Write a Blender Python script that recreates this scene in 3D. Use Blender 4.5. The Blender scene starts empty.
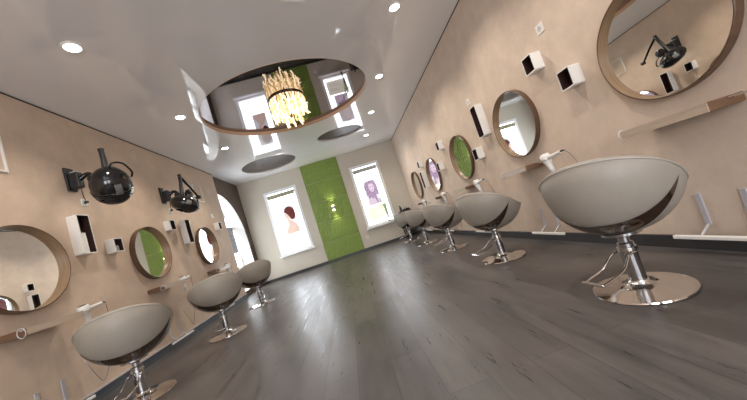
import bpy, bmesh, math, random
from mathutils import Vector, Matrix
random.seed(7)
C = bpy.context.scene.collection
PI = math.pi
XL, XR, D, H = -2.589, 2.002, 8.515, 2.893
YB = -3.2                      # rear wall

# ------------------------------------------------------------------ materials
def new_mat(name):
    m = bpy.data.materials.new(name); m.use_nodes = True
    nt = m.node_tree; b = nt.nodes['Principled BSDF']
    return m, nt, b
def mat(name, col, rough=.5, metal=0, spec=.5, coat=0, noise=0, nscale=8, bump=0, bscale=60, trans=0, ior=1.5, emit=None, es=0, stretch=None, alpha=1):
    m, nt, b = new_mat(name)
    b.inputs['Base Color'].default_value = (*col, 1)
    b.inputs['Roughness'].default_value = rough
    b.inputs['Metallic'].default_value = metal
    b.inputs['Specular IOR Level'].default_value = spec
    b.inputs['Coat Weight'].default_value = coat
    b.inputs['Transmission Weight'].default_value = trans
    b.inputs['IOR'].default_value = ior
    b.inputs['Alpha'].default_value = alpha
    if emit:
        b.inputs['Emission Color'].default_value = (*emit, 1); b.inputs['Emission Strength'].default_value = es
    tc = nt.nodes.new('ShaderNodeTexCoord'); mp = nt.nodes.new('ShaderNodeMapping')
    nt.links.new(tc.outputs['Object'], mp.inputs[0])
    if stretch: mp.inputs['Scale'].default_value = stretch
    if noise:
        n = nt.nodes.new('ShaderNodeTexNoise'); n.inputs['Scale'].default_value = nscale; n.inputs['Detail'].default_value = 8
        n.inputs['Roughness'].default_value = .65
        nt.links.new(mp.outputs[0], n.inputs['Vector'])
        r = nt.nodes.new('ShaderNodeMix'); r.data_type = 'RGBA'
        r.inputs[6].default_value = (*[c*(1-noise) for c in col], 1); r.inputs[7].default_value = (*[min(1, c*(1+noise)) for c in col], 1)
        rr = nt.nodes.new('ShaderNodeMapRange'); rr.inputs[1].default_value = .3; rr.inputs[2].default_value = .7
        nt.links.new(n.outputs[0], rr.inputs[0]); nt.links.new(rr.outputs[0], r.inputs[0]); nt.links.new(r.outputs[2], b.inputs['Base Color'])
    if bump:
        n2 = nt.nodes.new('ShaderNodeTexNoise'); n2.inputs['Scale'].default_value = bscale; n2.inputs['Detail'].default_value = 4
        bp = nt.nodes.new('ShaderNodeBump'); bp.inputs['Strength'].default_value = bump; bp.inputs['Distance'].default_value = .01
        nt.links.new(mp.outputs[0], n2.inputs['Vector']); nt.links.new(n2.outputs[0], bp.inputs['Height']); nt.links.new(bp.outputs[0], b.inputs['Normal'])
    return m
M = {}
M['wall_r'] = mat('wall_plaster_beige', (.62, .50, .405), .75, noise=.10, nscale=5, bump=.12, bscale=120)
M['wall_l'] = mat('wall_plaster_tan', (.60, .465, .36), .7, noise=.11, nscale=4, bump=.1, bscale=120)
M['wall_f'] = mat('wall_paint_greige', (.57, .52, .44), .8, noise=.03, nscale=3)
M['wall_d'] = mat('wall_paint_brown', (.095, .062, .045), .6, noise=.05)
M['wall_w'] = mat('wall_paint_white', (.8, .79, .77), .7, noise=.02)
M['ceil'] = mat('stretch_ceiling', (.80, .79, .80), .035, spec=.7, ior=1.72, noise=.02, nscale=1.5)
M['ceil_dark'] = mat('dark_mirror_ceiling', (.30, .27, .285), .015, metal=1, noise=.01)
M['ceil_brown'] = mat('brown_disc_ceiling', (.085, .068, .062), .35, noise=.04, spec=.3)
M['rim_copper'] = mat('copper_rim', (.70, .47, .32), .4, noise=.06)
M['rim_grey'] = mat('grey_rim', (.62, .58, .55), .5, noise=.03)
M['base'] = mat('baseboard_graphite', (.032, .031, .033), .35, noise=.05)
M['base_l'] = mat('baseboard_slate', (.085, .095, .115), .35, noise=.05)
M['gap'] = mat('shadow_gap', (.05, .04, .035), .8, noise=.05)
M['mirror'] = mat('mirror_glass', (.93, .94, .93), .0, metal=1, noise=.002)
M['wood'] = mat('plywood_outer_shaded', (.105, .058, .034), .34, noise=.28, nscale=5, stretch=(1, 1, 14))  # outside of the hoops, their shadow put into a darker wood colour
M['wood_in'] = mat('plywood_inner', (.25, .155, .085), .36, noise=.25, nscale=5, stretch=(16, 1, 1))
M['wood_dk'] = mat('walnut_shelf', (.15, .08, .045), .4, noise=.22, nscale=6, stretch=(2, 12, 12))
M['wood_pale'] = mat('pale_oak_edge', (.44, .35, .275), .3, noise=.12, nscale=6, stretch=(8, 1, 12))
M['white'] = mat('white_lacquer', (.80, .78, .75), .3, noise=.02)
M['box_in'] = mat('burgundy_lining', (.035, .014, .012), .5, noise=.1)
M['chrome'] = mat('chrome', (.72, .70, .69), .07, metal=1, noise=.02)
M['chrome_dk'] = mat('chrome_smoked', (.45, .44, .45), .12, metal=1, noise=.03)
M['alu'] = mat('brushed_aluminium', (.50, .49, .52), .35, metal=.15, noise=.05)
M['leather'] = mat('taupe_leather', (.315, .285, .248), .42, spec=.4, noise=.05, nscale=6, bump=.15, bscale=220)
M['leather_in'] = mat('taupe_leather_inner', (.30, .27, .235), .5, noise=.05, nscale=6)
M['piping'] = mat('pale_piping', (.40, .37, .33), .4, noise=.03)
M['lens'] = mat('brown_lacquer', (.035, .018, .011), .10, spec=.8, noise=.4, nscale=3)
M['black'] = mat('black_gloss_plastic', (.008, .008, .009), .12, spec=.6, noise=.1)
M['black_m'] = mat('black_matt_plastic', (.018, .018, .02), .42, noise=.1)
M['label_gr'] = mat('grey_plate', (.16, .16, .16), .4, noise=.15, nscale=30)
M['grey_pl'] = mat('pearl_grey_plastic', (.55, .54, .55), .3, noise=.03)
M['dryer_dk'] = mat('dryer_filter', (.05, .06, .065), .4, noise=.2, nscale=40)
M['green'] = mat('green_relief', (.20, .285, .055), .5, noise=.12, nscale=10)
M['green_lf'] = mat('leaf_green', (.25, .40, .12), .5, noise=.3, nscale=10)
M['petal'] = mat('petal_white', (.85, .85, .78), .5, noise=.05)
M['glassvase'] = mat('vase_glass', (.85, .9, .88), .05, trans=.8, noise=.02)
M['pane'] = mat('window_glass', (1, 1, 1), .0, trans=1, ior=1.1, noise=.001)
M['frame_w'] = mat('white_window_frame', (.85, .85, .85), .35, noise=.02)
M['blind'] = mat('olive_roller_blind', (.36, .34, .22), .6, noise=.1, nscale=30)
M['blind_g'] = mat('grey_roller_blind', (.48, .46, .43), .6, noise=.1, nscale=30)
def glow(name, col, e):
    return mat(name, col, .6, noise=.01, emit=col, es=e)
M['sheet'] = glow('poster_sheet_daylit', (.88, .94, 1), 4.6)  # sheet given its own glow, standing in for daylight through the window
M['photo_bg'] = glow('poster_photo_backlit', (.72, .74, .80), .45)  # this and the emissive prints below carry the backlight in their colour
M['hair_red'] = mat('print_red_hair', (.16, .018, .014), .6, noise=.5, nscale=30)
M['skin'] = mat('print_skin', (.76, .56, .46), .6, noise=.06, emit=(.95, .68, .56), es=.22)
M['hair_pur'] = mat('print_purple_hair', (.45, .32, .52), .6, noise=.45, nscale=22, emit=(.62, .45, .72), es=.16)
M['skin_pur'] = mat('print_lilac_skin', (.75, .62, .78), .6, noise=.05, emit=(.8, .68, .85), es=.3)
M['print_dk'] = mat('print_dark', (.10, .05, .09), .6, noise=.1)
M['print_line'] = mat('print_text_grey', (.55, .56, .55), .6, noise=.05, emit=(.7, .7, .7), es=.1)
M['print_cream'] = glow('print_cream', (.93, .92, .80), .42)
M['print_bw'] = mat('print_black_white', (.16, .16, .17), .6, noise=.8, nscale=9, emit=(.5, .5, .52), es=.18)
M['lamp'] = glow('downlight_lens', (1, .97, .92), 14)
M['sconce_gl'] = glow('sconce_glow', (1, .95, .62), 5)
M['crystal'] = mat('amber_crystal', (.95, .74, .45), .12, trans=.25, noise=.25, nscale=40, emit=(1, .66, .30), es=.35)
M['crystal2'] = mat('clear_crystal', (1, .9, .72), .1, trans=.25, noise=.2, nscale=40, emit=(1, .86, .60), es=.95)
M['bronze'] = mat('bronze_band', (.10, .055, .035), .25, metal=.6, noise=.1)
M['cord'] = mat('grey_cord', (.30, .29, .29), .35, metal=.4, noise=.05)

# floor: dark rustic planks running down the room
def floor_mat():
    m, nt, b = new_mat('dark_oak_planks'); N = nt.nodes; L = nt.links
    tc = N.new('ShaderNodeTexCoord'); mp = N.new('ShaderNodeMapping'); mp.inputs['Rotation'].default_value = (0, 0, PI/2)
    L.new(tc.outputs['Object'], mp.inputs[0])
    br = N.new('ShaderNodeTexBrick'); br.inputs['Scale'].default_value = 1; br.inputs['Brick Width'].default_value = 1.25
    br.inputs['Row Height'].default_value = .19; br.inputs['Mortar Size'].default_value = .0018; br.inputs['Mortar Smooth'].default_value = .3
    br.offset = .37
    br.inputs['Color1'].default_value = (.066, .059, .058, 1); br.inputs['Color2'].default_value = (.094, .084, .081, 1); br.inputs['Mortar'].default_value = (.035, .03, .028, 1)
    L.new(mp.outputs[0], br.inputs['Vector'])
    m2 = N.new('ShaderNodeMapping'); m2.inputs['Scale'].default_value = (9, .8, 1); L.new(tc.outputs['Object'], m2.inputs[0])
    n = N.new('ShaderNodeTexNoise'); n.inputs['Scale'].default_value = 2.4; n.inputs['Detail'].default_value = 10; n.inputs['Roughness'].default_value = .7
    L.new(m2.outputs[0], n.inputs['Vector'])
    m3 = N.new('ShaderNodeMapping'); m3.inputs['Scale'].default_value = (2, .8, 1); L.new(tc.outputs['Object'], m3.inputs[0])
    n3 = N.new('ShaderNodeTexNoise'); n3.inputs['Scale'].default_value = 1.6; n3.inputs['Detail'].default_value = 6; L.new(m3.outputs[0], n3.inputs['Vector'])
    ad = N.new('ShaderNodeMath'); ad.operation = 'ADD'; L.new(n.outputs[0], ad.inputs[0]); L.new(n3.outputs[0], ad.inputs[1])
    mr = N.new('ShaderNodeMapRange'); mr.inputs[1].default_value = .7; mr.inputs[2].default_value = 1.35; mr.inputs[3].default_value = .55; mr.inputs[4].default_value = 1.5
    L.new(ad.outputs[0], mr.inputs[0])
    mx = N.new('ShaderNodeMix'); mx.data_type = 'RGBA'; mx.blend_type = 'MULTIPLY'; mx.inputs[0].default_value = 1
    L.new(br.outputs['Color'], mx.inputs[6]); L.new(mr.outputs[0], mx.inputs[7]); L.new(mx.outputs[2], b.inputs['Base Color'])
    r2 = N.new('ShaderNodeMapRange'); r2.inputs[1].default_value = .3; r2.inputs[2].default_value = .7; r2.inputs[3].default_value = .24; r2.inputs[4].default_value = .44
    L.new(n.outputs[0], r2.inputs[0]); L.new(r2.outputs[0], b.inputs['Roughness'])
    bp = N.new('ShaderNodeBump'); bp.inputs['Strength'].default_value = .08; bp.inputs['Distance'].default_value = .004
    L.new(n.outputs[0], bp.inputs['Height']); L.new(bp.outputs[0], b.inputs['Normal'])
    return m
M['floor'] = floor_mat()

# ------------------------------------------------------------------ helpers
def obj(name, bm, m, parent=None, smooth=False, loc=None):
    me = bpy.data.meshes.new(name)
    bmesh.ops.recalc_face_normals(bm, faces=bm.faces)
    bm.to_mesh(me); bm.free()
    if smooth:
        for p in me.polygons: p.use_smooth = True
        try: me.set_sharp_from_angle(angle=math.radians(38))
        except Exception: pass
    for mm in (m if isinstance(m, list) else [m]): me.materials.append(mm)
    o = bpy.data.objects.new(name, me); C.objects.link(o)
    if parent: o.parent = parent
    if loc: o.location = loc
    return o
def tag(o, label, cat, group=None, kind=None):
    o['label'] = label; o['category'] = cat
    if group: o['group'] = group
    if kind: o['kind'] = kind
    return o
def thing(name, label, cat, loc=(0, 0, 0), rz=0, group=None):
    o = bpy.data.objects.new(name, None); C.objects.link(o); o.empty_display_size = .1
    o.location = loc; o.rotation_euler = (0, 0, rz)
    return tag(o, label, cat, group)
def struct(name, bm, m, parent=None, smooth=False):
    o = obj(name, bm, m, parent, smooth)
    if not parent: o['kind'] = 'structure'
    return o
def kids(o): return [c for c in bpy.data.objects if c.parent == o]
def dup(root, loc, rz, label, group=None):
    r = root.copy(); C.objects.link(r); r.location = loc; r.rotation_euler = (0, 0, rz); r['label'] = label
    if group: r['group'] = group
    def rec(a, b):
        for ch in kids(a):
            c = ch.copy(); C.objects.link(c); c.parent = b; rec(ch, c)
    src = root
    todo = [(c, r) for c in kids(root)]
    while todo:
        ch, par = todo.pop(0)
        sub = kids(ch)
        c = ch.copy(); C.objects.link(c); c.parent = par
        todo += [(s, c) for s in sub]
    return r
def box(bm, x0, x1, y0, y1, z0, z1, bev=0):
    vs = [bm.verts.new(p) for p in [(x0,y0,z0),(x1,y0,z0),(x1,y1,z0),(x0,y1,z0),(x0,y0,z1),(x1,y0,z1),(x1,y1,z1),(x0,y1,z1)]]
    fs = [bm.faces.new([vs[i] for i in f]) for f in [(0,3,2,1),(4,5,6,7),(0,1,5,4),(1,2,6,5),(2,3,7,6),(3,0,4,7)]]
    if bev:
        es = list({e for f in fs for e in f.edges})
        bmesh.ops.bevel(bm, geom=es, offset=bev, segments=3, affect='EDGES', profile=.5)
    return bm
def B(*a, **k): return box(bmesh.new(), *a, **k)
def tube(bm, pts, r, seg=10, cap=True):
    pts = [Vector(p) for p in pts]; rings = []
    n = len(pts); ref = None
    for i, p in enumerate(pts):
        t = (pts[min(i+1, n-1)] - pts[max(i-1, 0)]).normalized()
        if ref is None:
            ref = t.orthogonal().normalized()
        else:
            ref = (ref - t*ref.dot(t))
            ref = ref.normalized() if ref.length > 1e-6 else t.orthogonal().normalized()
        b = t.cross(ref); rr = r[i] if isinstance(r, (list, tuple)) else r
        rings.append([bm.verts.new(p + (ref*math.cos(a) + b*math.sin(a))*rr) for a in [2*PI*k/seg for k in range(seg)]])
    for i in range(n-1):
        for k in range(seg):
            bm.faces.new((rings[i][k], rings[i][(k+1) % seg], rings[i+1][(k+1) % seg], rings[i+1][k]))
    if cap: bm.faces.new(rings[0][::-1]); bm.faces.new(rings[-1])
    return bm
def T(pts, r, seg=10): return tube(bmesh.new(), pts, r, seg)
def smooth_path(pts, n=6):
    pts = [Vector(p) for p in pts]; P = [pts[0]] + pts + [pts[-1]]; out = []
    for i in range(1, len(P)-2):
        for k in range(n):
            t = k/n; a, b, c, d = P[i-1], P[i], P[i+1], P[i+2]
            out.append(.5*((2*b)+(c-a)*t+(2*a-5*b+4*c-d)*t*t+(3*b-a-3*c+d)*t**3))
    out.append(pts[-1]); return out
def lathe(bm, prof, seg=40, axis='z', origin=(0, 0, 0), sx=1, sy=1):
    rings = []
    def pt(r, h, a):
        c, s = math.cos(a)*r*sx, math.sin(a)*r*sy
        q = {'z': (c, s, h), 'x': (h, c, s), 'y': (c, h, s)}[axis]
        return (q[0]+origin[0], q[1]+origin[1], q[2]+origin[2])
    for r, h in prof:
        rings.append([bm.verts.new(pt(max(r, 1e-5), h, 2*PI*k/seg)) for k in range(seg)])
    for i in range(len(rings)-1):
        for k in range(seg):
            bm.faces.new((rings[i][k], rings[i][(k+1) % seg], rings[i+1][(k+1) % seg], rings[i+1][k]))
    bmesh.ops.remove_doubles(bm, verts=bm.verts, dist=2e-5)
    return bm
def LT(prof, **k): return lathe(bmesh.new(), prof, **k)
def poly_sheet(outer, holes, thick=0):
    """flat 2-D region with holes, as bmesh in the local XY plane"""
    cu = bpy.data.curves.new('tmp', 'CURVE'); cu.dimensions = '2D'; cu.fill_mode = 'BOTH'; cu.extrude = thick/2
    for ring in [outer] + holes:
        s = cu.splines.new('POLY'); s.points.add(len(ring)-1); s.use_cyclic_u = True
        for p, q in zip(s.points, ring): p.co = (q[0], q[1], 0, 1)
    o = bpy.data.objects.new('tmp', cu); C.objects.link(o)
    dg = bpy.context.evaluated_depsgraph_get(); dg.update()
    me = bpy.data.meshes.new_from_object(o.evaluated_get(dg))
    bm = bmesh.new(); bm.from_mesh(me)
    bpy.data.objects.remove(o); bpy.data.curves.remove(cu); bpy.data.meshes.remove(me)
    return bm
def ell(cx, cy, rx, ry, n=72): return [(cx+rx*math.cos(2*PI*i/n), cy+ry*math.sin(2*PI*i/n)) for i in range(n)]
def rect(a, b, c, d): return [(a, c), (b, c), (b, d), (a, d)]

# ------------------------------------------------------------------ the room
struct('floor', B(XL-.6, XR+.1, YB-.1, D+.3, -.1, 0), M['floor'])
struct('wall_right', B(XR, XR+.12, YB, D+.1, 0, H+.02), M['wall_r'])
struct('wall_left', B(XL-.05, XL, YB, 6.875, 0, H+.02), M['wall_l'])

# ceiling with round recesses
DISC = [(-.30, 4.47, 1.26, 1.10), (-1.39, 7.38, .66, .64), (.45, 6.55, .52, .37), (.26, 2.10, .46, .46)]
bm = poly_sheet(rect(XL-.6, XR+.1, YB-.1, D+.1), [ell(*d) for d in DISC])
bmesh.ops.translate(bm, verts=bm.verts, vec=(0, 0, H)); struct('ceiling', bm, M['ceil'])
def ring_wall(cx, cy, rx, ry, z0, z1, n=96):
    b = bmesh.new(); a = [b.verts.new((x, y, z0)) for x, y in ell(cx, cy, rx, ry, n)]; c = [b.verts.new((x, y, z1)) for x, y in ell(cx, cy, rx, ry, n)]
    for i in range(n): b.faces.new((a[i], a[(i+1) % n], c[(i+1) % n], c[i]))
    return b
def disc_face(cx, cy, rx, ry, z, n=96):
    b = bmesh.new(); b.faces.new([b.verts.new((x, y, z)) for x, y in ell(cx, cy, rx, ry, n)]); return b
names = ['large oval ceiling recess with a dark mirror top and copper rim', 'round brown ceiling recess at the far left above the red-haired poster',
         'smaller brown oval ceiling recess near the green wall panels', 'brown ceiling recess cut off by the top of the picture']
for i, d in enumerate(DISC):
    hgt = .055 if i == 0 else .035
    t = thing('ceiling_recess', names[i], 'ceiling recess', (0, 0, 0)); t['kind'] = 'structure'
    obj('recess_rim', ring_wall(*d, H-.004, H+hgt), M['rim_copper' if i == 0 else 'rim_grey'], t, True)
    obj('recess_top', disc_face(*d, H+hgt), M['ceil_dark' if i == 0 else 'ceil_brown'], t)

# far wall with two window openings
WIN = [(-1.9975, -1.104, .597, 2.421), (.545, 1.389, .597, 2.421)]
def wallplane_y(bm, y):      # XY sheet -> XZ at depth y
    bmesh.ops.transform(bm, matrix=Matrix(((1,0,0,0),(0,0,-1,y),(0,1,0,0),(0,0,0,1))), verts=bm.verts); return bm
def wallplane_x(bm, x):      # sheet (y,z) -> at x
    bmesh.ops.transform(bm, matrix=Matrix(((0,0,1,x),(1,0,0,0),(0,1,0,0),(0,0,0,1))), verts=bm.verts); return bm
struct('wall_far', wallplane_y(poly_sheet(rect(XL-.6, XR+.1, 0, H+.02), [rect(*w) for w in WIN], .2), D+.1), M['wall_f'])
for i, (x0, x1, z0, z1) in enumerate(WIN):
    w = thing('window_%d' % (i+1), ['white window behind the red-haired poster, left on the far wall', 'white window behind the purple-haired poster, right on the far wall'][i], 'window', (0, 0, 0)); w['kind'] = 'structure'
    b = bmesh.new(); f = .055; e = .02
    box(b, x0-e, x0+f, D-.012, D+.08, z0, z1+e); box(b, x1-f, x1+e, D-.012, D+.08, z0, z1+e)
    box(b, x0+f, x1-f, D-.012, D+.08, z1-f, z1+e); box(b, x0+f, x1-f, D-.012, D+.08, z0, z0+f)
    obj('window_frame', b, M['frame_w'], w)
    obj('window_sill', B(x0-.05, x1+.05, D-.10, D+.06, z0-.045, z0-.003, bev=.006), M['frame_w'], w)
    obj('pane', B(x0+f, x1-f, D+.14, D+.145, z0+f, z1-f), M['pane'], w)

# brown side wall with the arched window
AC, AR, ASP = 7.0, 1.235, 1.16
arch = [(AC+AR, .12), (AC+AR, ASP)] + [(AC+AR*math.cos(a), ASP+AR*1.06*math.sin(a)) for a in [PI*k/40 for k in range(1, 40)]] + [(AC-AR, ASP), (AC-AR, .12)]
bm = wallplane_x(poly_sheet(rect(5.5, D+.02, 0, H+.02), [arch], .02), XL-.07)
struct('wall_side_brown', bm, M['wall_d'])
b = bmesh.new(); n = len(arch)
va = [b.verts.new((XL-.06, y, z)) for y, z in arch]; vb = [b.verts.new((XL-.42, y, z)) for y, z in arch]
for i in range(n): b.faces.new((va[i], va[(i+1) % n], vb[(i+1) % n], vb[i]))
aw = thing('window_3', 'tall arched window in the brown side wall at the far left', 'window'); aw['kind'] = 'structure'
obj('reveal', b, M['wall_w'], aw, True)
b = bmesh.new(); inner = [(AC+(y-AC)*.93, ASP+(z-ASP)*.93) for y, z in arch]
q = wallplane_x(poly_sheet(arch, [inner], .04), XL-.38); obj('window_frame', q, M['frame_w'], aw)
b = bmesh.new(); box(b, XL-.40, XL-.36, 7.42, 7.47, .12, 2.3); box(b, XL-.40, XL-.36, 6.0, 8.2, .62, .68); obj('glazing_bar', b, M['frame_w'], aw)
b = bmesh.new(); b.faces.new([b.verts.new((XL-.40, y, z)) for y, z in inner]); obj('pane', b, M['pane'], aw)
obj('wall_end_left', B(XL-.6, XL-.42, 5.4, D+.1, -.02, .12), M['wall_w'])['kind'] = 'structure'

# rear wall (behind the camera) with unseen windows added for room fill light
RW_ = [(-2.1, -.5, .5, 2.4), (0.1, 1.6, .5, 2.4)]
struct('wall_rear', wallplane_y(poly_sheet(rect(XL-.1, XR+.1, 0, H+.02), [rect(*w) for w in RW_], .1), YB-.05), M['wall_f'])
for i, (x0, x1, z0, z1) in enumerate(RW_):
    w = thing('window_%d' % (i+4), 'added unseen window in the rear wall, %s' % ('left side' if i else 'right side'), 'window'); w['kind'] = 'structure'
    b = bmesh.new(); f = .06
    box(b, x0, x0+f, YB-.07, YB, z0, z1); box(b, x1-f, x1, YB-.07, YB, z0, z1); box(b, x0+f, x1-f, YB-.07, YB, z1-f, z1); box(b, x0+f, x1-f, YB-.07, YB, z0, z0+f)
    obj('window_frame', b, M['frame_w'], w)

# baseboards, and dark strips painted in for the shadow gaps under the ceiling
struct('baseboard_right', B(XR-.018, XR, YB, D, 0, .085), M['base'])
struct('baseboard_left', B(XL, XL+.018, YB, 6.875, 0, .085), M['base_l'])
struct('baseboard_far', B(XL-.05, XR-.018, D-.018, D, 0, .07), M['base'])
struct('trim_shadow_1', B(XR-.006, XR, YB, D, H-.012, H), M['gap'])
struct('trim_shadow_2', B(XL, XL+.006, YB, 6.875, H-.012, H), M['gap'])
struct('trim_3', B(XL+.001, XL+.03, YB, 6.87, .085, .097), M['alu'])

# green relief tiles
gx0, gx1 = -.829, .267
TH = H/5
def relief():
    b = bmesh.new(); nx, nz = 110, 30; W = gx1-gx0-.006; hh = TH-.006; g = []
    for j in range(nz+1):
        row = []
        for i in range(nx+1):
            u, v = i/nx, j/nz
            ph = 2*PI*(u*17 + .5*math.sin(2*PI*(v*.5+.18))*math.sin(PI*v*1.0+.6) + .22*math.sin(2*PI*u*2+1.3))
            dd = .014+.0045*math.sin(ph)
            if i in (0, nx) or j in (0, nz): dd = .0045
            row.append(b.verts.new((-W/2+W*u, -dd, .003+hh*v)))
        g.append(row)
    for j in range(nz):
        for i in range(nx): b.faces.new((g[j][i], g[j][i+1], g[j+1][i+1], g[j+1][i]))
    return b
word = ['lowest', 'second from the floor', 'middle', 'second from the ceiling', 'topmost']
t0 = None
for k in range(5):
    lab = 'wavy green relief wall tile, %s of the stacked strip between the windows' % word[k]
    if t0 is None:
        t0 = tag(obj('relief_tile', relief(), M['green'], smooth=True, loc=((gx0+gx1)/2, D, 0)), lab, 'wall tile', 'green relief tiles on the far wall')
    else: dup(t0, ((gx0+gx1)/2, D, k*TH), 0, lab)

# sconce on the green strip
s = thing('wall_sconce', 'small up-and-down wall lamp glowing on the green tile strip', 'wall lamp', (-.235, D-.028, 1.46))
obj('back_plate', B(-.03, .03, -.012, 0, -.05, .05, bev=.003), M['alu'], s)
obj('lamp_body', LT([(0, -.045), (.038, -.045), (.042, -.04), (.042, .04), (.038, .045), (0, .045)], seg=24, origin=(0, -.062, 0)), M['alu'], s, True)
for sg in (1, -1): obj('lamp_glass', LT([(0, sg*.046), (.034, sg*.046), (.04, sg*.075), (0, sg*.078)], seg=20, origin=(0, -.062, 0)), M['sconce_gl'], s, True)
for sg in (1, -1):
    L = bpy.data.lights.new('sconce_beam', 'SPOT'); L.energy = 7; L.spot_size = 1.5; L.spot_blend = .8; L.color = (1, .93, .5); L.shadow_soft_size = .02
    o = bpy.data.objects.new('sconce_beam', L); C.objects.link(o); o.parent = s; o.location = (0, -.07, sg*.085); o.rotation_euler = (PI if sg > 0 else 0, 0, 0)

# ------------------------------------------------------------------ posters (flat prints hanging in the windows)
def flat(pts, y):
    b = bmesh.new(); b.faces.new([b.verts.new((x, y, z)) for x, z in pts]); return b
def blob(pts, y, n=5):
    P = smooth_path([(x, 0, z) for x, z in pts] + [(pts[0][0], 0, pts[0][1])], n)[:-1]
    return flat([(p.x, p.z) for p in P], y)
def R4(x0, x1, z0, z1): return [(x0, z0), (x1, z0), (x1, z1), (x0, z1)]
YP = 8.60
k = (YP)/(8.47)
def sc(pts): return [(x*k, .78+(z-.78)*k) for x, z in pts]
t = thing('window_poster', 'white poster of a bare-shouldered woman with a red bob, in the left far window', 'poster')
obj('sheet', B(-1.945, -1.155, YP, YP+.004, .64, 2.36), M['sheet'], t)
obj('photo', flat(sc([(-1.675, 1.95), (-1.30, 1.95), (-1.30, 1.11), (-1.675, 1.11)]), YP-.002), M['photo_bg'], t)
obj('body', blob(sc([(-1.575,1.565),(-1.489,1.51),(-1.41,1.43),(-1.329,1.30),(-1.306,1.12),(-1.45,1.115),(-1.60,1.118),(-1.66,1.15),(-1.61,1.29),(-1.545,1.38),(-1.56,1.47)]), YP-.004), M['skin'], t)
obj('face', blob(sc([(-1.56,1.76),(-1.585,1.72),(-1.612,1.672),(-1.592,1.66),(-1.60,1.635),(-1.59,1.62),(-1.588,1.59),(-1.555,1.565),(-1.50,1.54),(-1.451,1.51),(-1.48,1.62),(-1.50,1.72)]), YP-.006), M['skin'], t)
obj('hair', blob(sc([(-1.578,1.80),(-1.55,1.85),(-1.479,1.885),(-1.40,1.87),(-1.345,1.82),(-1.309,1.747),(-1.30,1.65),(-1.33,1.56),(-1.385,1.50),(-1.44,1.51),(-1.475,1.58),(-1.515,1.66),(-1.55,1.72),(-1.60,1.745)]), YP-.008), M['hair_red'], t)
for z, xa, xb in [(.955, -1.75, -1.60), (.93, -1.53, -1.37), (.90, -1.76, -1.62), (.86, -1.53, -1.40), (.81, -1.76, -1.60), (.785, -1.76, -1.66)]:
    obj('text_line', flat(sc(R4(xa, xb, z, z+.010)), YP-.003), M['print_line'], t)
t = thing('window_poster', 'white poster of a woman with long curly purple hair, in the right far window', 'poster')
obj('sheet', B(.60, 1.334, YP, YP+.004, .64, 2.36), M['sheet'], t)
obj('photo', flat(sc(R4(.765, 1.165, 1.19, 1.92)), YP-.002), M['photo_bg'], t)
hp = [(.80,1.80),(.85,1.88),(.92,1.90),(.98,1.93),(1.05,1.91),(1.11,1.86),(1.13,1.78),(1.16,1.70),(1.14,1.62),(1.16,1.53),(1.12,1.44),(1.07,1.48),(1.06,1.38),(1.0,1.42),(.96,1.36),(.90,1.42),(.84,1.39),(.83,1.47),(.79,1.53),(.81,1.62),(.775,1.70)]
obj('body', blob(sc([(.93,1.52),(1.03,1.50),(1.06,1.40),(1.12,1.30),(1.13,1.195),(.80,1.195),(.80,1.32),(.87,1.42)]), YP-.004), M['skin_pur'], t)
obj('hair', blob(sc(hp), YP-.006), M['hair_pur'], t)
obj('face', blob(sc([(.92,1.80),(.98,1.825),(1.045,1.79),(1.065,1.70),(1.04,1.61),(.985,1.56),(.935,1.61),(.905,1.70)]), YP-.008), M['skin_pur'], t)
for x in (.955, 1.025): obj('eye', blob(sc([(x-.018,1.715),(x,1.724),(x+.018,1.715),(x,1.706)]), YP-.010), M['print_dk'], t)
obj('mouth', blob(sc([(.962,1.622),(.985,1.630),(1.01,1.622),(.985,1.612)]), YP-.010), M['print_dk'], t)
obj('dark_braid', blob(sc([(.98,1.50),(1.01,1.48),(1.07,1.30),(1.05,1.22),(1.01,1.32)]), YP-.009), M['hair_pur'], t)
obj('lower_panel', flat(sc(R4(.65, 1.245, .72, 1.15)), YP-.003), M['print_cream'], t)
for z, xa, xb in [(1.02, .72, 1.0), (.97, .72, .93), (.86, .72, 1.05), (.80, .72, .96)]:
    obj('text_line', flat(sc(R4(xa, xb, z, z+.012)), YP-.005), M['print_line'], t)
t = thing('window_poster', 'black and white portrait poster hanging in the arched side window', 'poster')
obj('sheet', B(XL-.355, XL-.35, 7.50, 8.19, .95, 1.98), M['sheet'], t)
obj('photo', B(XL-.349, XL-.347, 7.60, 8.13, 1.05, 1.75), M['print_bw'], t)
# roller blinds at the window heads
for (x0, x1, z0, z1), mm, lab in [((*WIN[0],), 'blind', 'olive roller blind rolled up over the red-haired poster'), ((*WIN[1],), 'blind_g', 'grey roller blind rolled up over the purple-haired poster')]:
    t = thing('roller_blind', lab, 'blind', ((x0+x1)/2, D+.028, z1-.115))
    hw = (x1-x0)/2-.06
    obj('roll', LT([(0, -hw), (.03, -hw), (.03, hw), (0, hw)], seg=20, axis='x'), M[mm], t, True)
    obj('hanging_cloth', B(-hw, hw, -.032, -.029, -.095, 0), M[mm], t)

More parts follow.
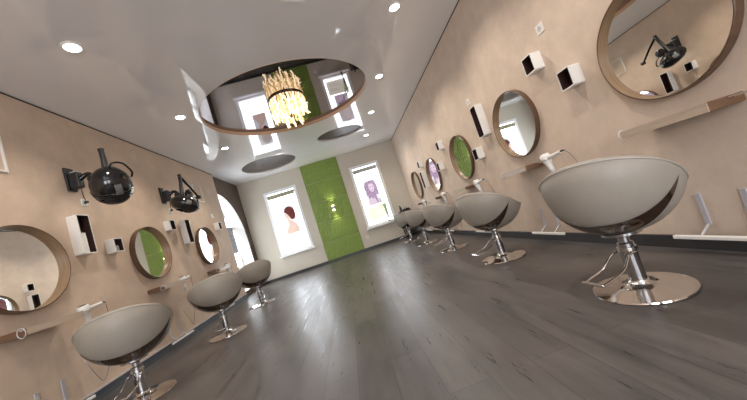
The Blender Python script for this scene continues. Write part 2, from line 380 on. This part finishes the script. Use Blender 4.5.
# vase with flowers on the right window sill
t = thing('flower_vase', 'tall slim glass vase of green and white flowers on the right sill', 'vase', (1.20, D-.05, .594))
obj('vase', LT([(0, 0), (.038, 0), (.04, .01), (.022, .12), (.018, .26), (.03, .36), (.027, .36), (.015, .26), (.018, .12), (.03, .02), (0, .02)], seg=24), M['glassvase'], t, True)
b = bmesh.new(); b2 = bmesh.new(); b3 = bmesh.new()
for i in range(26):
    a = random.uniform(0, 2*PI); sp = random.uniform(.04, .17); hh = random.uniform(.5, .78)
    tip = Vector((sp*math.cos(a), sp*.35*math.sin(a)-.01, hh)); mid = Vector((tip.x*.35, tip.y*.35, hh*.72))
    tube(b3, smooth_path([(0, 0, .1), mid, tip], 4), .0025, 5)
    side = Vector((-math.sin(a), math.cos(a), 0))*.012
    for q in (.62, .8, .95):
        c = mid.lerp(tip, q); d2 = Vector((math.cos(a+q*5), .4*math.sin(a+q*5), .5))*.05
        b.faces.new([b.verts.new(c), b.verts.new(c+d2*.5+side), b.verts.new(c+d2), b.verts.new(c+d2*.5-side)])
    if i % 3 == 0: bmesh.ops.create_icosphere(b2, subdivisions=1, radius=.016, matrix=Matrix.Translation(tip))
obj('stems', b3, M['green_lf'], t, True); obj('leaves', b, M['green_lf'], t); obj('blossoms', b2, M['petal'], t, True)

# ------------------------------------------------------------------ styling chair
def shell_s(z, z0=.30):
    q = max(0, min(1, (z-z0)/.34)); v = (1-(1-q)**2.1)**.45
    return v*(1-.075*(max(0, z-.62)/.1)**2)
CA, CB_, OFF = .328, .315, .055
def rim_z(ph):    # ph measured from the back (+x local)
    ph = abs((ph+PI) % (2*PI)-PI)/PI*180
    q = min(ph, 85); z = .722-.135*(q/78)**2.2
    return z if ph < 85 else z-.0042*22*(1-math.exp(-(ph-85)/22))
def make_chair(label):
    t = thing('styling_chair', label, 'chair', group='styling chairs along the mirrors')
    b = bmesh.new(); n, m = 72, 22; z0 = .30
    def P(ph, z, off):
        s = shell_s(z); return (max(CA*s-off, 0)*math.cos(ph)-OFF, max(CB_*s-off, 0)*math.sin(ph), z)
    rings = []
    for j in range(m+1):
        v = (j/m)**1.5
        rings.append([b.verts.new(P(2*PI*i/n, z0+(rim_z(2*PI*i/n)-z0)*v, 0)) for i in range(n)])
    rr = []
    for q in range(1, 6):
        a = PI*q/5
        row = []
        for i in range(n):
            ph = 2*PI*i/n; zr = rim_z(ph); s = shell_s(zr); o2 = .018*(1-math.cos(a))
            row.append(b.verts.new(((CA*s-o2)*math.cos(ph)-OFF, (CB_*s-o2)*math.sin(ph), zr+.016*math.sin(a))))
        rings.append(row)
    for j in range(1, 9):
        row = []
        for i in range(n):
            ph = 2*PI*i/n; zr = rim_z(ph); z = zr+(.43-zr)*j/8; s = shell_s(z)
            row.append(b.verts.new(((CA*s-.036-.004*j)*math.cos(ph)-OFF, (CB_*s-.036-.004*j)*math.sin(ph), z)))
        rings.append(row)
    for j in range(len(rings)-1):
        for i in range(n): b.faces.new((rings[j][i], rings[j][(i+1) % n], rings[j+1][(i+1) % n], rings[j+1][i]))
    b.faces.new(rings[-1]); bmesh.ops.remove_doubles(b, verts=b.verts, dist=1e-4)
    sh = obj('tub_shell', b, M['leather'], t, True)
    # piping along the rim
    pts = []
    for i in range(n+1):
        ph = 2*PI*i/n; zr = rim_z(ph); s = shell_s(zr); pts.append(((CA*s+.001)*math.cos(ph)-OFF, (CB_*s+.001)*math.sin(ph), zr+.002))
    obj('piping', T(pts, .004, 6), M['piping'], sh, True)
    # seat cushion
    
    obj('seat', LT([(0, .432), (.225, .432), (.242, .438), (.248, .445), (.24, .452), (.2, .458), (0, .46)], seg=48, sy=.95, origin=(-OFF, 0, 0)), M['leather_in'], t, True)
    # smile-shaped dark panel low on the back
    b = bmesh.new(); nu, nv = 72, 12; g = []; HW = 75
    for i in range(nu+1):
        deg = -HW+2*HW*i/nu; q = abs(deg)/HW
        zu = .400+.151*q**2.9; zl = .330+.221*q**5.0; row = []
        for j in range(nv+1):
            z = zu+(zl-zu)*j/nv; s = shell_s(z); ds = (shell_s(z+.004)-shell_s(z-.004))/.008*CA
            nl = math.sqrt(1+ds*ds); e = .003; ph = math.radians(deg)
            row.append(b.verts.new(((CA*s+e/nl)*math.cos(ph)-OFF, (CB_*s+e/nl)*math.sin(ph), z-e*ds/nl)))
        g.append(row)
    for i in range(nu):
        for j in range(nv): b.faces.new((g[i][j], g[i+1][j], g[i+1][j+1], g[i][j+1]))
    bmesh.ops.remove_doubles(b, verts=b.verts, dist=1e-4)
    o = obj('back_panel', b, M['lens'], t, True); o['label'] = 'dark glossy smile-shaped panel low on the back'
    # base, column, pump pedal
    obj('base_disc', LT([(0, 0), (.212, 0), (.218, .004), (.216, .010), (.16, .016), (.10, .022), (.065, .030), (.05, .042), (.044, .055), (0, .055)], seg=64), M['chrome'], t, True)
    obj('column', LT([(0, .05), (.038, .05), (.038, .055), (.0375, .06), (.0375, .252), (.034, .256), (.026, .258), (.026, .285), (.05, .298), (.09, .305), (.09, .318), (0, .318)], seg=32), M['chrome_dk'], t, True)
    obj('collar', LT([(.037, .212), (.044, .214), (.044, .232), (.037, .234)], seg=32), M['chrome'], t, True)
    pd = obj('pump_lever', T(smooth_path([(0, .04, .205), (.06, .045, .20), (.14, .06, .15), (.27, .06, .125), (.285, .05, .125), (.285, -.03, .125), (.27, -.045, .125), (.14, -.05, .15), (.06, -.045, .20), (0, -.04, .205)], 5), .0055, 8), M['chrome'], t, True); pd.rotation_euler.z = -.35
    obj('lever_pad', T([(.285, -.05, .125), (.285, .06, .125)], .009, 8), M['chrome'], pd, True)
    return t
RC = [1.46, 2.93, 4.36, 5.85, 7.30]; LC = [2.60, 3.87, 5.28]
lr = ['nearest taupe tub styling chair on the right, turned to the big round mirror',
      'second taupe tub styling chair from the front in the right-hand row',
      'middle taupe tub styling chair of the five in the right-hand row',
      'fourth taupe tub styling chair from the front, partly hidden in the right row',
      'farthest taupe tub styling chair of the right-hand row, near the purple-haired poster']
ll = ['nearest taupe tub styling chair on the left, its base cut off by the picture',
      'middle taupe tub styling chair of the three in the left-hand row',
      'farthest taupe tub styling chair of the left-hand row, before the arched window']
ch = make_chair(lr[0]); ch.location = (1.375, RC[0], 0); ch.rotation_euler = (0, 0, PI+.45)
for i in range(1, 5): dup(ch, (1.42, RC[i], 0), PI+[0, .40, .42, .44, .42][i], lr[i])
for i in range(3): dup(ch, ([-1.93, -1.78, -1.77][i], LC[i], 0), [-1.12, -1.05, -.95][i], ll[i])

# ------------------------------------------------------------------ wall stations (local: +x out of wall, +y along)
RM = [1.42, 2.86, 4.32, 5.80, 7.25]; LM = [2.58, 4.16, 5.70]
def place(side, y, z, off=0):
    return ((XL+off, y, z), 0) if side == 'L' else ((XR-off, y, z), PI)
ordR = ['nearest and largest-looking', 'second', 'third', 'fourth', 'farthest']
# mirrors
def make_mirror(label, r=.350, d=.050):
    t = thing('round_mirror', label, 'mirror', group='round hoop-framed mirrors')
    w = .009
    obj('hoop_frame', LT([(r, 0), (r, d-.003), (r-.003, d), (r-w+.002, d), (r-w, d-.003)], seg=96, axis='x'), M['wood'], t, True)
    obj('inner_band', LT([(r-w-.0005, d-.003), (r-w-.0005, .008)], seg=96, axis='x'), M['wood_in'], t, True)
    b = bmesh.new(); lathe(b, [(0, .010), (r-w-.0005, .010)], seg=96, axis='x'); obj('glass', b, M['mirror'], t)
    return t
m0 = None
rl = ['large round wood-hooped mirror above the nearest right-hand chair, reflecting a hair dryer arm',
      'second round wood-hooped mirror on the right wall, reflecting a bright window',
      'third round wood-hooped mirror on the right wall, reflecting the green tiles',
      'fourth round wood-hooped mirror on the right wall, small and far',
      'farthest round wood-hooped mirror on the right wall, next to the far corner']
lml = ['round wood-hooped mirror cut off by the left picture edge, reflecting pale wall boxes',
       'middle round mirror on the left wall, reflecting a window and green tiles',
       'farthest round mirror on the left wall, nearest the arched window']
for i, y in enumerate(RM):
    loc, rz = place('R', y, 1.275)
    if m0 is None: m0 = make_mirror(rl[0]); m0.location = (loc[0]-.008, loc[1], loc[2]); m0.rotation_euler = (0, 0, rz-.022)
    else: dup(m0, loc, rz, rl[i])
for i, y in enumerate(LM):
    loc, rz = place('L', y, 1.27, .02 if i == 0 else 0); o = dup(m0, loc, rz-(.05 if i == 0 else 0), lml[i]); o.scale = (1.35, 1, 1)
# shelves
def make_shelf(label):
    t = thing('wall_shelf', label, 'shelf', group='thick shelves under the mirrors')
    b = B(0, .216, -.22, .22, -.0235, .0235, bev=.002); obj('board', b, M['wood_dk'], t)
    obj('front_edge', B(.216, .222, -.22, .22, -.0235, .0235), M['wood_pale'], t)
    rg = bmesh.new(); tube(rg, [(.195+.028*math.cos(a), -.236, -.003+.035*math.sin(a)) for a in [2*PI*k/24 for k in range(25)]], .0028, 8)
    box(rg, .185, .205, -.236, -.22, .012, .02)
    obj('tool_ring', rg, M['grey_pl'], t, True)
    rg = T([(.10+.049*math.cos(a), .370+.049*math.sin(a), .012) for a in [2*PI*k/24 for k in range(25)]], .0035, 8)
    tube(rg, [(.10, .218, .012), (.10, .323, .012)], .005, 8)
    obj('dryer_ring', rg, M['chrome'], t, True)
    return t
s0 = None
for side, ys in (('R', RM), ('L', LM)):
    for i, y in enumerate(ys):
        loc, rz = place(side, y-(.0 if side == 'R' else .01), .80 if side == 'R' else .785)
        lab = ('%s wood shelf with pale front edge, under the %s right-hand mirror' % (['nearest', 'second', 'third', 'fourth', 'farthest'][i], ['nearest', 'second', 'third', 'fourth', 'farthest'][i])) if side == 'R' else \
              ('wood shelf with pale front edge, under the %s left-hand mirror' % ['cut-off', 'middle', 'farthest'][i])
        if s0 is None: s0 = make_shelf(lab); s0.location = loc; s0.rotation_euler = (0, 0, rz)
        else: dup(s0, loc, rz, lab)
# hand dryers hanging nose-down in the rings
def make_dryer(label):
    t = thing('hair_dryer', label, 'hair dryer', group='handheld dryers hanging by the shelves')
    ax = Vector((-.02, .22, -1)).normalized()
    def L_(prof, mm, nm, par):
        b = LT(prof, seg=24); rot = Vector((0, 0, 1)).rotation_difference(-ax).to_matrix().to_4x4()
        bmesh.ops.transform(b, matrix=rot, verts=b.verts); return obj(nm, b, M[mm], par, True)
    bd = L_([(.0, -.155), (.014, -.155), (.018, -.15), (.022, -.07), (.036, -.02), (.044, .015), (.044, .045), (.036, .056), (0, .056)], 'white', 'barrel', t)
    L_([(0, .062), (.026, .060), (.034, .0565), (0, .0565)], 'dryer_dk', 'filter', bd)
    L_([(.0135, -.157), (.0205, -.157), (.024, -.10), (.021, -.10)], 'grey_pl', 'nozzle', bd)
    pts = smooth_path([(0, .03, .02), (0, .08, .02), (0, .14, .026), (0, .19, .032)], 4)
    obj('handle', T(pts, [.020-.006*i/(len(pts)-1) for i in range(len(pts))], 12), M['white'], t, True)
    obj('strain_relief', T([(0, .19, .032), (0, .215, .034), (0, .235, .028)], [.009, .007, .005], 8), M['black_m'], t, True)
    obj('cord', T(smooth_path([(0, .235, .028), (-.02, .265, -.03), (-.04, .285, -.15), (-.07, .26, -.36), (-.085, .20, -.58), (-.08, .12, -.66), (-.06, .05, -.60), (-.07, .0, -.48), (-.09, -.01, -.40)], 6), .0032, 6), M['cord'], t, True)
    return t
d0 = None
for side, ys in (('R', RM), ('L', LM)):
    for i, y in enumerate(ys):
        loc, rz = place(side, y+(-.375 if side == 'R' else .365), .812 if side == 'R' else .797, .10)
        lab = ('white hand dryer on its ring at the %s right-hand shelf' % ['nearest', 'second', 'third', 'fourth', 'farthest'][i]) if side == 'R' else \
              ('white hand dryer on its ring at the %s left-hand shelf' % ['cut-off', 'middle', 'farthest'][i])
        if side == 'R' and i == 0: continue
        if d0 is None: d0 = make_dryer(lab); d0.location = loc; d0.rotation_euler = (0, 0, rz)
        else: dup(d0, loc, rz, lab)
# footrests
def make_foot(label):
    t = thing('wall_footrest', label, 'footrest', group='metal footrests at the wall')
    for y in (-.1, .1):
        pl = obj('bracket_plate', B(.0, .012, y-.013, y+.013, .155, .345), M['alu'], t)
        obj('strut', T([(.006, y, .160), (.085, y, .105)], .006, 8), M['alu'], pl)
    obj('foot_bar', B(.075, .10, -.24, .24, .090, .112, bev=.004), M['white'], t)
    return t
f0 = None
for side, ys in (('R', [1.44, 2.86, 4.3, 5.8, 7.25]), ('L', [2.62, 4.24, 5.72])):
    for i, y in enumerate(ys):
        loc, rz = place(side, y, 0 if side == 'R' else -.02, .0)
        lab = ('steel footrest with white bar on the right wall, below the %s shelf' % ['nearest', 'second', 'third', 'fourth', 'farthest'][i]) if side == 'R' else \
              ('steel footrest with white bar on the left wall, below the %s shelf' % ['cut-off', 'middle', 'farthest'][i])
        if f0 is None: f0 = make_foot(lab); f0.location = loc; f0.rotation_euler = (0, 0, rz)
        else: dup(f0, loc, rz, lab)
# wall boxes
def make_box(name, label, hh, group):
    t = thing(name, label, 'wall box', group=group); w, d, th = (.064 if hh < .3 else .073), .095, .009
    b = bmesh.new()
    vs = []
    def rr(y, z, r, k=4):
        out = []
        for cy, cz, a0 in ((y-r, z-r, 0), (-y+r, z-r, PI/2), (-y+r, -z+r, PI), (y-r, -z+r, 1.5*PI)):
            for q in range(k+1): a = a0+PI/2*q/k; out.append((cy+r*math.cos(a), cz+r*math.sin(a)))
        return out
    A = rr(w, hh/2, .014); I = rr(w-th, hh/2-th, .008)
    va = [b.verts.new((0, y, z)) for y, z in A]; vb = [b.verts.new((d, y, z)) for y, z in A]
    vc = [b.verts.new((d, y, z)) for y, z in I]; vd = [b.verts.new((.012, y, z)) for y, z in I]
    n = len(A)
    for i in range(n):
        j = (i+1) % n
        b.faces.new((va[i], va[j], vb[j], vb[i])); b.faces.new((vb[i], vb[j], vc[j], vc[i]))
    obj('box_shell', b, M['white'], t)
    b = bmesh.new()
    k = .0006
    vc = [b.verts.new((d-.004, y, z)) for y, z in I]; vd = [b.verts.new((.012, y, z)) for y, z in I]
    for i in range(n): j = (i+1) % n; b.faces.new((vc[i], vc[j], vd[j], vd[i]))
    b.faces.new(vd); obj('lining', b, M['box_in'], t)
    return t
sm = [('R', 2.31, 1.645, 'small white wall box with dark inside, upper of the two between the nearest right mirrors'),
      ('R', 2.01, 1.35, 'small white wall box, lower of the two beside the big round mirror'),
      ('R', 3.73, 1.19, 'small white wall box right of the tall one, near the green-reflecting mirror'),
      ('R', 4.93, 1.66, 'small white wall box, upper one before the fourth right mirror'),
      ('R', 5.22, 1.34, 'small white wall box, lower one before the fourth right mirror'),
      ('R', 6.38, 1.64, 'small white wall box above the far tall one on the right wall'),
      ('L', 3.55, 1.395, 'small white wall box with little bottles, under the nearest black hood dryer'),
      ('L', 4.68, 1.64, 'small white wall box left of the tall one, under the far hood dryer'),
      ('L', 6.32, 1.64, 'small white wall box right of the farthest left mirror')]
b0 = None
for side, y, z, lab in sm:
    loc, rz = place(side, y, z)
    if b0 is None: b0 = make_box('wall_box', lab, .155, 'small white wall boxes'); b0.location = loc; b0.rotation_euler = (0, 0, rz)
    else: dup(b0, loc, rz, lab)
tl = [('R', 3.42, 1.54, 'tall white wall box with dark inside, left of the second right mirror'),
      ('R', 6.42, 1.28, 'far tall white wall box between the last two right mirrors'),
      ('L', 3.18, 1.53, 'tall white wall box holding a white carton, left wall'),
      ('L', 5.09, 1.54, 'tall white wall box on the left wall, beside the farthest left mirror')]
b1 = None
for side, y, z, lab in tl:
    loc, rz = place(side, y, z)
    if b1 is None: b1 = make_box('tall_wall_box', lab, .40, 'tall white wall boxes'); b1.location = loc; b1.rotation_euler = (0, 0, rz)
    else: dup(b1, loc, rz, lab)
t = thing('carton', 'white paper carton standing in the tall left wall box', 'carton', (XL+.048, 3.155, 1.3395))
obj('carton_body', B(-.032, .035, -.026, .026, 0, .20, bev=.002), M['white'], t); obj('lid_flap', B(-.033, .036, -.027, .027, .2, .206), M['grey_pl'], t)
bt = None
for k_ in range(3):
    lab = ['front', 'middle', 'back'][k_]+' tiny grey bottle in the small box under the nearest hood dryer'
    loc = (XL+.05, 3.52+.03*k_, 1.3270)
    if bt is None:
        bt = thing('small_bottle', lab, 'bottle', loc, 0, 'tiny bottles in the small wall box')
        obj('bottle_body', LT([(0, 0), (.011, 0), (.012, .004), (.012, .06), (.006, .07), (0, .07)], seg=16), M['grey_pl'], bt, True)
        obj('cap', LT([(0, .07), (.0065, .07), (.0065, .088), (0, .088)], seg=12), M['black_m'], bt, True)
    else: dup(bt, loc, 0, lab)
# sockets
def make_sock(label):
    t = thing('wall_socket', label, 'socket', group='white wall sockets')
    obj('plate', B(0, .008, -.04, .04, -.04, .04, bev=.003), M['white'], t)
    obj('insert', LT([(.020, .0082), (.022, .0105), (.018, .0105), (.016, .0086), (0, .0086)], seg=20, axis='x'), M['grey_pl'], t, True)
    return t
k0 = None
for side, y, z, lab in [('R', 2.16, 1.86, 'white wall socket above the two small boxes on the right wall'),
                        ('R', 3.62, 1.875, 'white wall socket above the tall box on the right wall'),
                        ('L', 3.36, 1.90, 'white wall socket under the nearest black hood dryer'),
                        ('L', 4.88, 1.90, 'white wall socket under the far black hood dryer'),
                        ('L', 6.30, 1.88, 'white wall socket above the last small box on the left wall')]:
    loc, rz = place(side, y, z)
    if k0 is None: k0 = make_sock(lab); k0.location = loc; k0.rotation_euler = (0, 0, rz)
    else: dup(k0, loc, rz, lab)
dup(k0, (.455, D, .36), -PI/2, 'white wall socket low on the far wall beside the green tiles')
# square white frames on the left wall
def make_sq(label):
    t = thing('square_frame', label, 'frame', group='square white frames on the left wall'); b = bmesh.new(); a, w = .165, .014
    box(b, 0, .018, -a, a, a-w, a); box(b, 0, .018, -a, a, -a, -a+w); box(b, 0, .018, -a, -a+w, -a+w, a-w); box(b, 0, .018, a-w, a, -a+w, a-w)
    obj('frame_edge', b, M['white'], t); obj('infill', B(0, .004, -a+w, a-w, -a+w, a-w), M['wall_l'], t); return t
q0 = make_sq('thin white square frame high on the left wall, cut off by the picture edge'); q0.location = (XL, 2.525, 2.27)
dup(q0, (XL, 5.95, 2.32), 0, 'thin white square frame behind the far black hood dryer')

# ------------------------------------------------------------------ hood dryers on wall arms
def make_hood(label, tilt, long_arm):
    t = thing('hood_dryer', label, 'hood dryer')
    b = bmesh.new(); box(b, 0, .022, -.05, .05, -.125, .125, bev=.006)
    box(b, .018, .115, -.038, .038, -.11, .06, bev=.016)
    br = obj('wall_bracket', b, M['black_m'], t)
    obj('bracket_clip', B(.035, .10, -.02, .02, .061, .072, bev=.003), M['grey_pl'], br)
    hc = Vector((.40, -.03, -.19)) if not long_arm else Vector((.36, -.13, -.26))
    obj('arm', T(smooth_path([(.10, 0, -.02), (.17, .02, .02), (.235, .0, -.04), (.27, -.01, -.12)], 5), [.024]*15+[.03], 14), M['black'], t, True)
    obj('arm_joint', LT([(0, -.045), (.034, -.045), (.038, -.04), (.038, .04), (.034, .045), (0, .045)], seg=24, origin=(.235, 0, -.06), axis='y'), M['black_m'], t, True)
    # egg shaped hood, open below, vent ribs
    prof = []
    for k in range(0, 25):
        a = PI*.5-(PI*.5+.98)*k/24
        r = .172*math.cos(a); z = .205*math.sin(a)
        if a < -.05: r += .003*math.sin(k*2.9)
        prof.append((r, z))
    r1, z1 = prof[-1]
    prof += [(r1-.012, z1-.004), (r1-.014, z1+.02), (.13, -.06), (.135, .03), (.09, .12), (0, .15)]
    rot = Matrix.Translation(hc) @ Matrix.Rotation(tilt[0], 4, 'X') @ Matrix.Rotation(tilt[1], 4, 'Y') @ Matrix.Diagonal((1.12, 1.12, .62, 1) if long_arm else (1, 1, 1, 1))
    hd = LT(prof, seg=48); bmesh.ops.transform(hd, matrix=rot, verts=hd.verts)
    h = obj('hood', hd, M['black'], t, True)
    for q in range(5):
        zz = -.03-.026*q; rr_ = .172*math.sqrt(max(0, 1-(zz/.205)**2))+.001
        b = LT([(rr_, zz-.004), (rr_+.005, zz), (rr_, zz+.004)], seg=48); bmesh.ops.transform(b, matrix=rot, verts=b.verts); obj('vent_rib', b, M['black_m'], h, True)
    b = T(smooth_path([(.02, -.02, .20), (.06, -.02, .245), (.14, .0, .215), (.195, .02, .11), (.178, .02, .055)], 6), .010, 10)
    bmesh.ops.transform(b, matrix=rot@Matrix.Rotation(.6 if not long_arm else 1.2, 4, 'Z'), verts=b.verts); obj('handle', b, M['black'], h, True)
    b = bmesh.new()
    for iy in range(7):
        for iz in range(7):
            pass
    g = []
    for iz in range(7):
        row = []
        for iy in range(7):
            az = -.95+.34*iy/6; el = -.22+.52*iz/6
            row.append(b.verts.new((.1755*math.cos(el)*math.cos(az), .1755*math.cos(el)*math.sin(az), .209*math.sin(el))))
        g.append(row)
    for iz in range(6):
        for iy in range(6): b.faces.new((g[iz][iy], g[iz][iy+1], g[iz+1][iy+1], g[iz+1][iy]))
    bmesh.ops.transform(b, matrix=rot, verts=b.verts); o = obj('rating_plate', b, M['label_gr'], h, True); o['label'] = 'grey printed plate'
    # lift rod
    top = Vector((.30, .05, .25)) if long_arm else Vector((.38, -.02, .21))
    obj('lift_rod', T([hc+Vector((-.03, .02, .09 if long_arm else .15)), hc.lerp(top, .75), top], [.034, .026, .024], 14), M['black_m'], t, True)
    obj('rod_cap', LT([(0, -.004), (.027, -.004), (.027, .016), (0, .018)], seg=20, origin=tuple(top)), M['black_m'], t, True)
    if long_arm:
        obj('swing_arm', T([top+Vector((0, .01, -.02)), Vector((.33, .20, .08)), Vector((.36, .33, -.08))], [.022, .018, .016], 12), M['black'], t, True)
        obj('knob', LT([(0, -.03), (.026, -.03), (.032, -.024), (.032, .024), (.026, .03), (0, .03)], seg=24, axis='y', origin=(.365, .345, -.095)), M['black_m'], t, True)
        obj('joint_cluster', LT([(0, -.03), (.05, -.03), (.075, 0), (.07, .03), (.04, .045), (0, .05)], seg=28, axis='x', origin=tuple(hc+Vector((.02, .13, .17)))), M['black'], t, True)  # dark joint cluster above the hood, gives no light
    obj('power_cord', T(smooth_path([(.07, .03, -.11), (.05, .06, -.19), (.03, .10, -.22), (.015, .11, -.235)], 6), .004, 6), M['black_m'], t, True)
    obj('plug', T([(.010, .11, -.235), (.04, .11, -.235)], .014, 10), M['black_m'], t, True)
    return t
h = make_hood('nearest black glossy hood dryer on a wall arm, above the tall box on the left', (.55, .30), False); h.location = (XL, 3.25, 2.135)
h = make_hood('far black hood dryer with jointed arm and knob, above the middle left mirror', (-.25, .45), True); h.location = (XL, 4.77, 2.14)

# ------------------------------------------------------------------ chandelier
t = thing('chandelier', 'glowing drum chandelier of crystal sticks hanging in the dark oval recess', 'chandelier', (-.31, 4.42, H+.055))
b = bmesh.new(); lathe(b, [(.262, -.02), (.272, -.02), (.272, -.003), (.262, -.003)], seg=64); obj('band', b, M['bronze'], t, True)
obj('mount', LT([(0, -.001), (.07, -.001), (.07, -.03), (.02, -.035), (.02, -.30), (0, -.30)], seg=24), M['bronze'], t, True)
vars_ = []
def strand(seed):
    rnd = random.Random(seed); b = bmesh.new(); L = rnd.uniform(.23, .37)
    pts = [(0, 0, 0)]; n = 6
    for i in range(1, n+1): pts.append((rnd.uniform(-.016, .016), rnd.uniform(-.016, .016), -L*i/n))
    tube(b, pts, [.009+.005*rnd.random() for _ in pts], 6)
    for i in range(2, n):
        p = Vector(pts[i]); q = p+Vector((rnd.uniform(-.04, .04), rnd.uniform(-.04, .04), -rnd.uniform(.01, .05)))
        tube(b, [p, q], [.006, .007], 6)
    bmesh.ops.create_icosphere(b, subdivisions=1, radius=.012, matrix=Matrix.Translation(pts[-1]))
    me = bpy.data.meshes.new('crystal_stick'); b.to_mesh(me); b.free(); me.materials.append(M['crystal'] if seed % 2 else M['crystal2']); return me
vars_ = [strand(i) for i in range(10)]
cnt = 0
for rr_, nn, dz in ((.255, 34, 0), (.185, 20, -.02), (.10, 10, -.05)):
    for i in range(nn):
        o = bpy.data.objects.new('crystal_stick', vars_[(cnt*7) % 10]); C.objects.link(o); o.parent = t; cnt += 1
        a = 2*PI*(i+.5*(nn % 3))/nn; o.location = (rr_*math.cos(a), rr_*math.sin(a), -.022+dz*.4); o.rotation_euler = (0, 0, a*3)
        o.scale = (1, 1, .78+.24*random.random()+(.04 if rr_ < .2 else 0))
# ------------------------------------------------------------------ downlights
dl0 = None
DL = [(-1.709, 2.483, 'round downlight nearest the camera on the left of the ceiling'), (-1.70, 4.024, 'round ceiling downlight left of the oval recess'),
      (-1.727, 5.536, 'round ceiling downlight between the oval recess and the left brown disc'),
      (1.181, 2.923, 'round downlight nearest the camera on the right of the ceiling'), (1.167, 4.365, 'round ceiling downlight right of the oval recess'),
      (1.15, 5.791, 'round ceiling downlight beside the small brown disc on the right'), (1.134, 7.276, 'farthest round ceiling downlight on the right, above the last chairs'),
      (1.18, 1.46, 'added out-of-view ceiling downlight above the nearest right-hand chair'), (-1.70, .95, 'added out-of-view ceiling downlight above the camera on the left'),  # these and the rear pair are out of view, added for their light
      (-1.70, -1.2, 'added out-of-view ceiling downlight in the rear left of the room'), (1.18, -1.2, 'added out-of-view ceiling downlight in the rear right of the room')]
for x, y, lab in DL:
    if dl0 is None:
        dl0 = thing('ceiling_downlight', lab, 'downlight', (x, y, H), 0, 'round ceiling downlights')
        obj('trim_ring', LT([(.055, 0), (.072, 0), (.072, -.006), (.064, -.012), (.055, -.010)], seg=40), M['white'], dl0, True)
        obj('lens', LT([(0, -.009), (.045, -.009), (.056, -.006)], seg=40), M['lamp'], dl0, True)
    else: dup(dl0, (x, y, H), 0, lab)
    L = bpy.data.lights.new('downlight_beam', 'SPOT'); L.energy = 70; L.spot_size = 2.3; L.spot_blend = .7; L.color = (1, .90, .78); L.shadow_soft_size = .05
    o = bpy.data.objects.new('downlight_beam', L); C.objects.link(o); o.location = (x, y, H-.02)

# ------------------------------------------------------------------ corner trolley
t = thing('salon_trolley', 'black salon trolley standing in the far right corner behind the chairs', 'trolley', (1.62, 8.10, 0))
b = bmesh.new()
for sx in (-1, 1):
    for sy in (-1, 1): tube(b, [(sx*.15, sy*.13, .04), (sx*.15, sy*.13, .74)], .010, 8)
obj('frame_posts', b, M['black_m'], t, True)
for z in (.12, .30, .50): obj('drawer', B(-.145, .145, -.125, .125, z, z+.12, bev=.008), M['black'], t)
obj('top_tray', B(-.17, .17, -.15, .15, .735, .765, bev=.008), M['black_m'], t)
for sx in (-1, 1):
    for sy in (-1, 1): obj('castor', LT([(0, -.012), (.022, -.012), (.022, .012), (0, .012)], seg=16, axis='x', origin=(sx*.15, sy*.13, .0225)), M['black_m'], t, True)
t = thing('spray_bottle', 'black spray bottle on top of the corner trolley', 'bottle', (1.53, 8.04, .7655))
obj('bottle_body', LT([(0, 0), (.03, 0), (.032, .005), (.032, .09), (.014, .12), (.012, .13), (0, .13)], seg=24), M['black'], t, True)
obj('spray_head', B(-.035, .014, -.011, .011, .131, .155, bev=.004), M['black_m'], t)
t = thing('tool_case', 'black tool case lying on the corner trolley beside the spray bottle', 'case', (1.67, 8.08, .7655))
obj('case_body', B(-.09, .10, -.06, .06, 0, .045, bev=.008), M['black'], t); obj('carry_handle', T(smooth_path([(-.03, 0, .045), (-.03, 0, .07), (.04, 0, .07), (.04, 0, .045)], 4), .005, 8), M['black_m'], t, True)

# ------------------------------------------------------------------ daylight
def area(name, loc, rot, sx, sy, e, col=(1, 1, 1)):
    L = bpy.data.lights.new(name, 'AREA'); L.shape = 'RECTANGLE'; L.size = sx; L.size_y = sy; L.energy = e; L.color = col
    o = bpy.data.objects.new(name, L); C.objects.link(o); o.location = loc; o.rotation_euler = rot; return o
for x0, x1, z0, z1 in WIN:
    area('window_daylight', ((x0+x1)/2, D-.005+.04, (z0+z1)/2), (PI/2, 0, PI), x1-x0-.12, z1-z0-.12, 0.01, (.80, .90, 1))
area('arch_daylight', (XL-.46, 7.3, 1.2), (PI/2, 0, -PI/2), 1.7, 2.3, 45, (.85, .93, 1))
for x0, x1, z0, z1 in RW_:
    area('rear_fill', ((x0+x1)/2, YB-.12, (z0+z1)/2), (PI/2, 0, 0), x1-x0, z1-z0, 70, (.92, .95, 1))  # fill light behind the added rear openings
w = bpy.data.worlds.new('daylight'); bpy.context.scene.world = w; w.use_nodes = True
bg = w.node_tree.nodes['Background']; bg.inputs[0].default_value = (.93, .97, 1, 1); bg.inputs[1].default_value = 2.5

# ------------------------------------------------------------------ camera
cam = bpy.data.cameras.new('camera'); co = bpy.data.objects.new('camera', cam); C.objects.link(co)
r = Vector((0.94768171, -0.08464401, -0.30779014)); u = Vector((0.29986727, -0.09453625, 0.94928527)); f = Vector((0.10944863, 0.99191647, 0.06420831))
co.matrix_world = Matrix(((r.x, u.x, -f.x, 0), (r.y, u.y, -f.y, 0), (r.z, u.z, -f.z, .78), (0, 0, 0, 1)))
cam.sensor_width = 36; cam.lens = 36*293.06/747; cam.clip_start = .02
bpy.context.scene.camera = co
sc_ = bpy.context.scene
sc_.view_settings.view_transform = 'Standard'; sc_.view_settings.look = 'None'; sc_.view_settings.exposure = .2
sc_.cycles.use_denoising = True; sc_.cycles.max_bounces = 10; sc_.cycles.diffuse_bounces = 5; sc_.cycles.glossy_bounces = 6; sc_.cycles.sample_clamp_indirect = 6
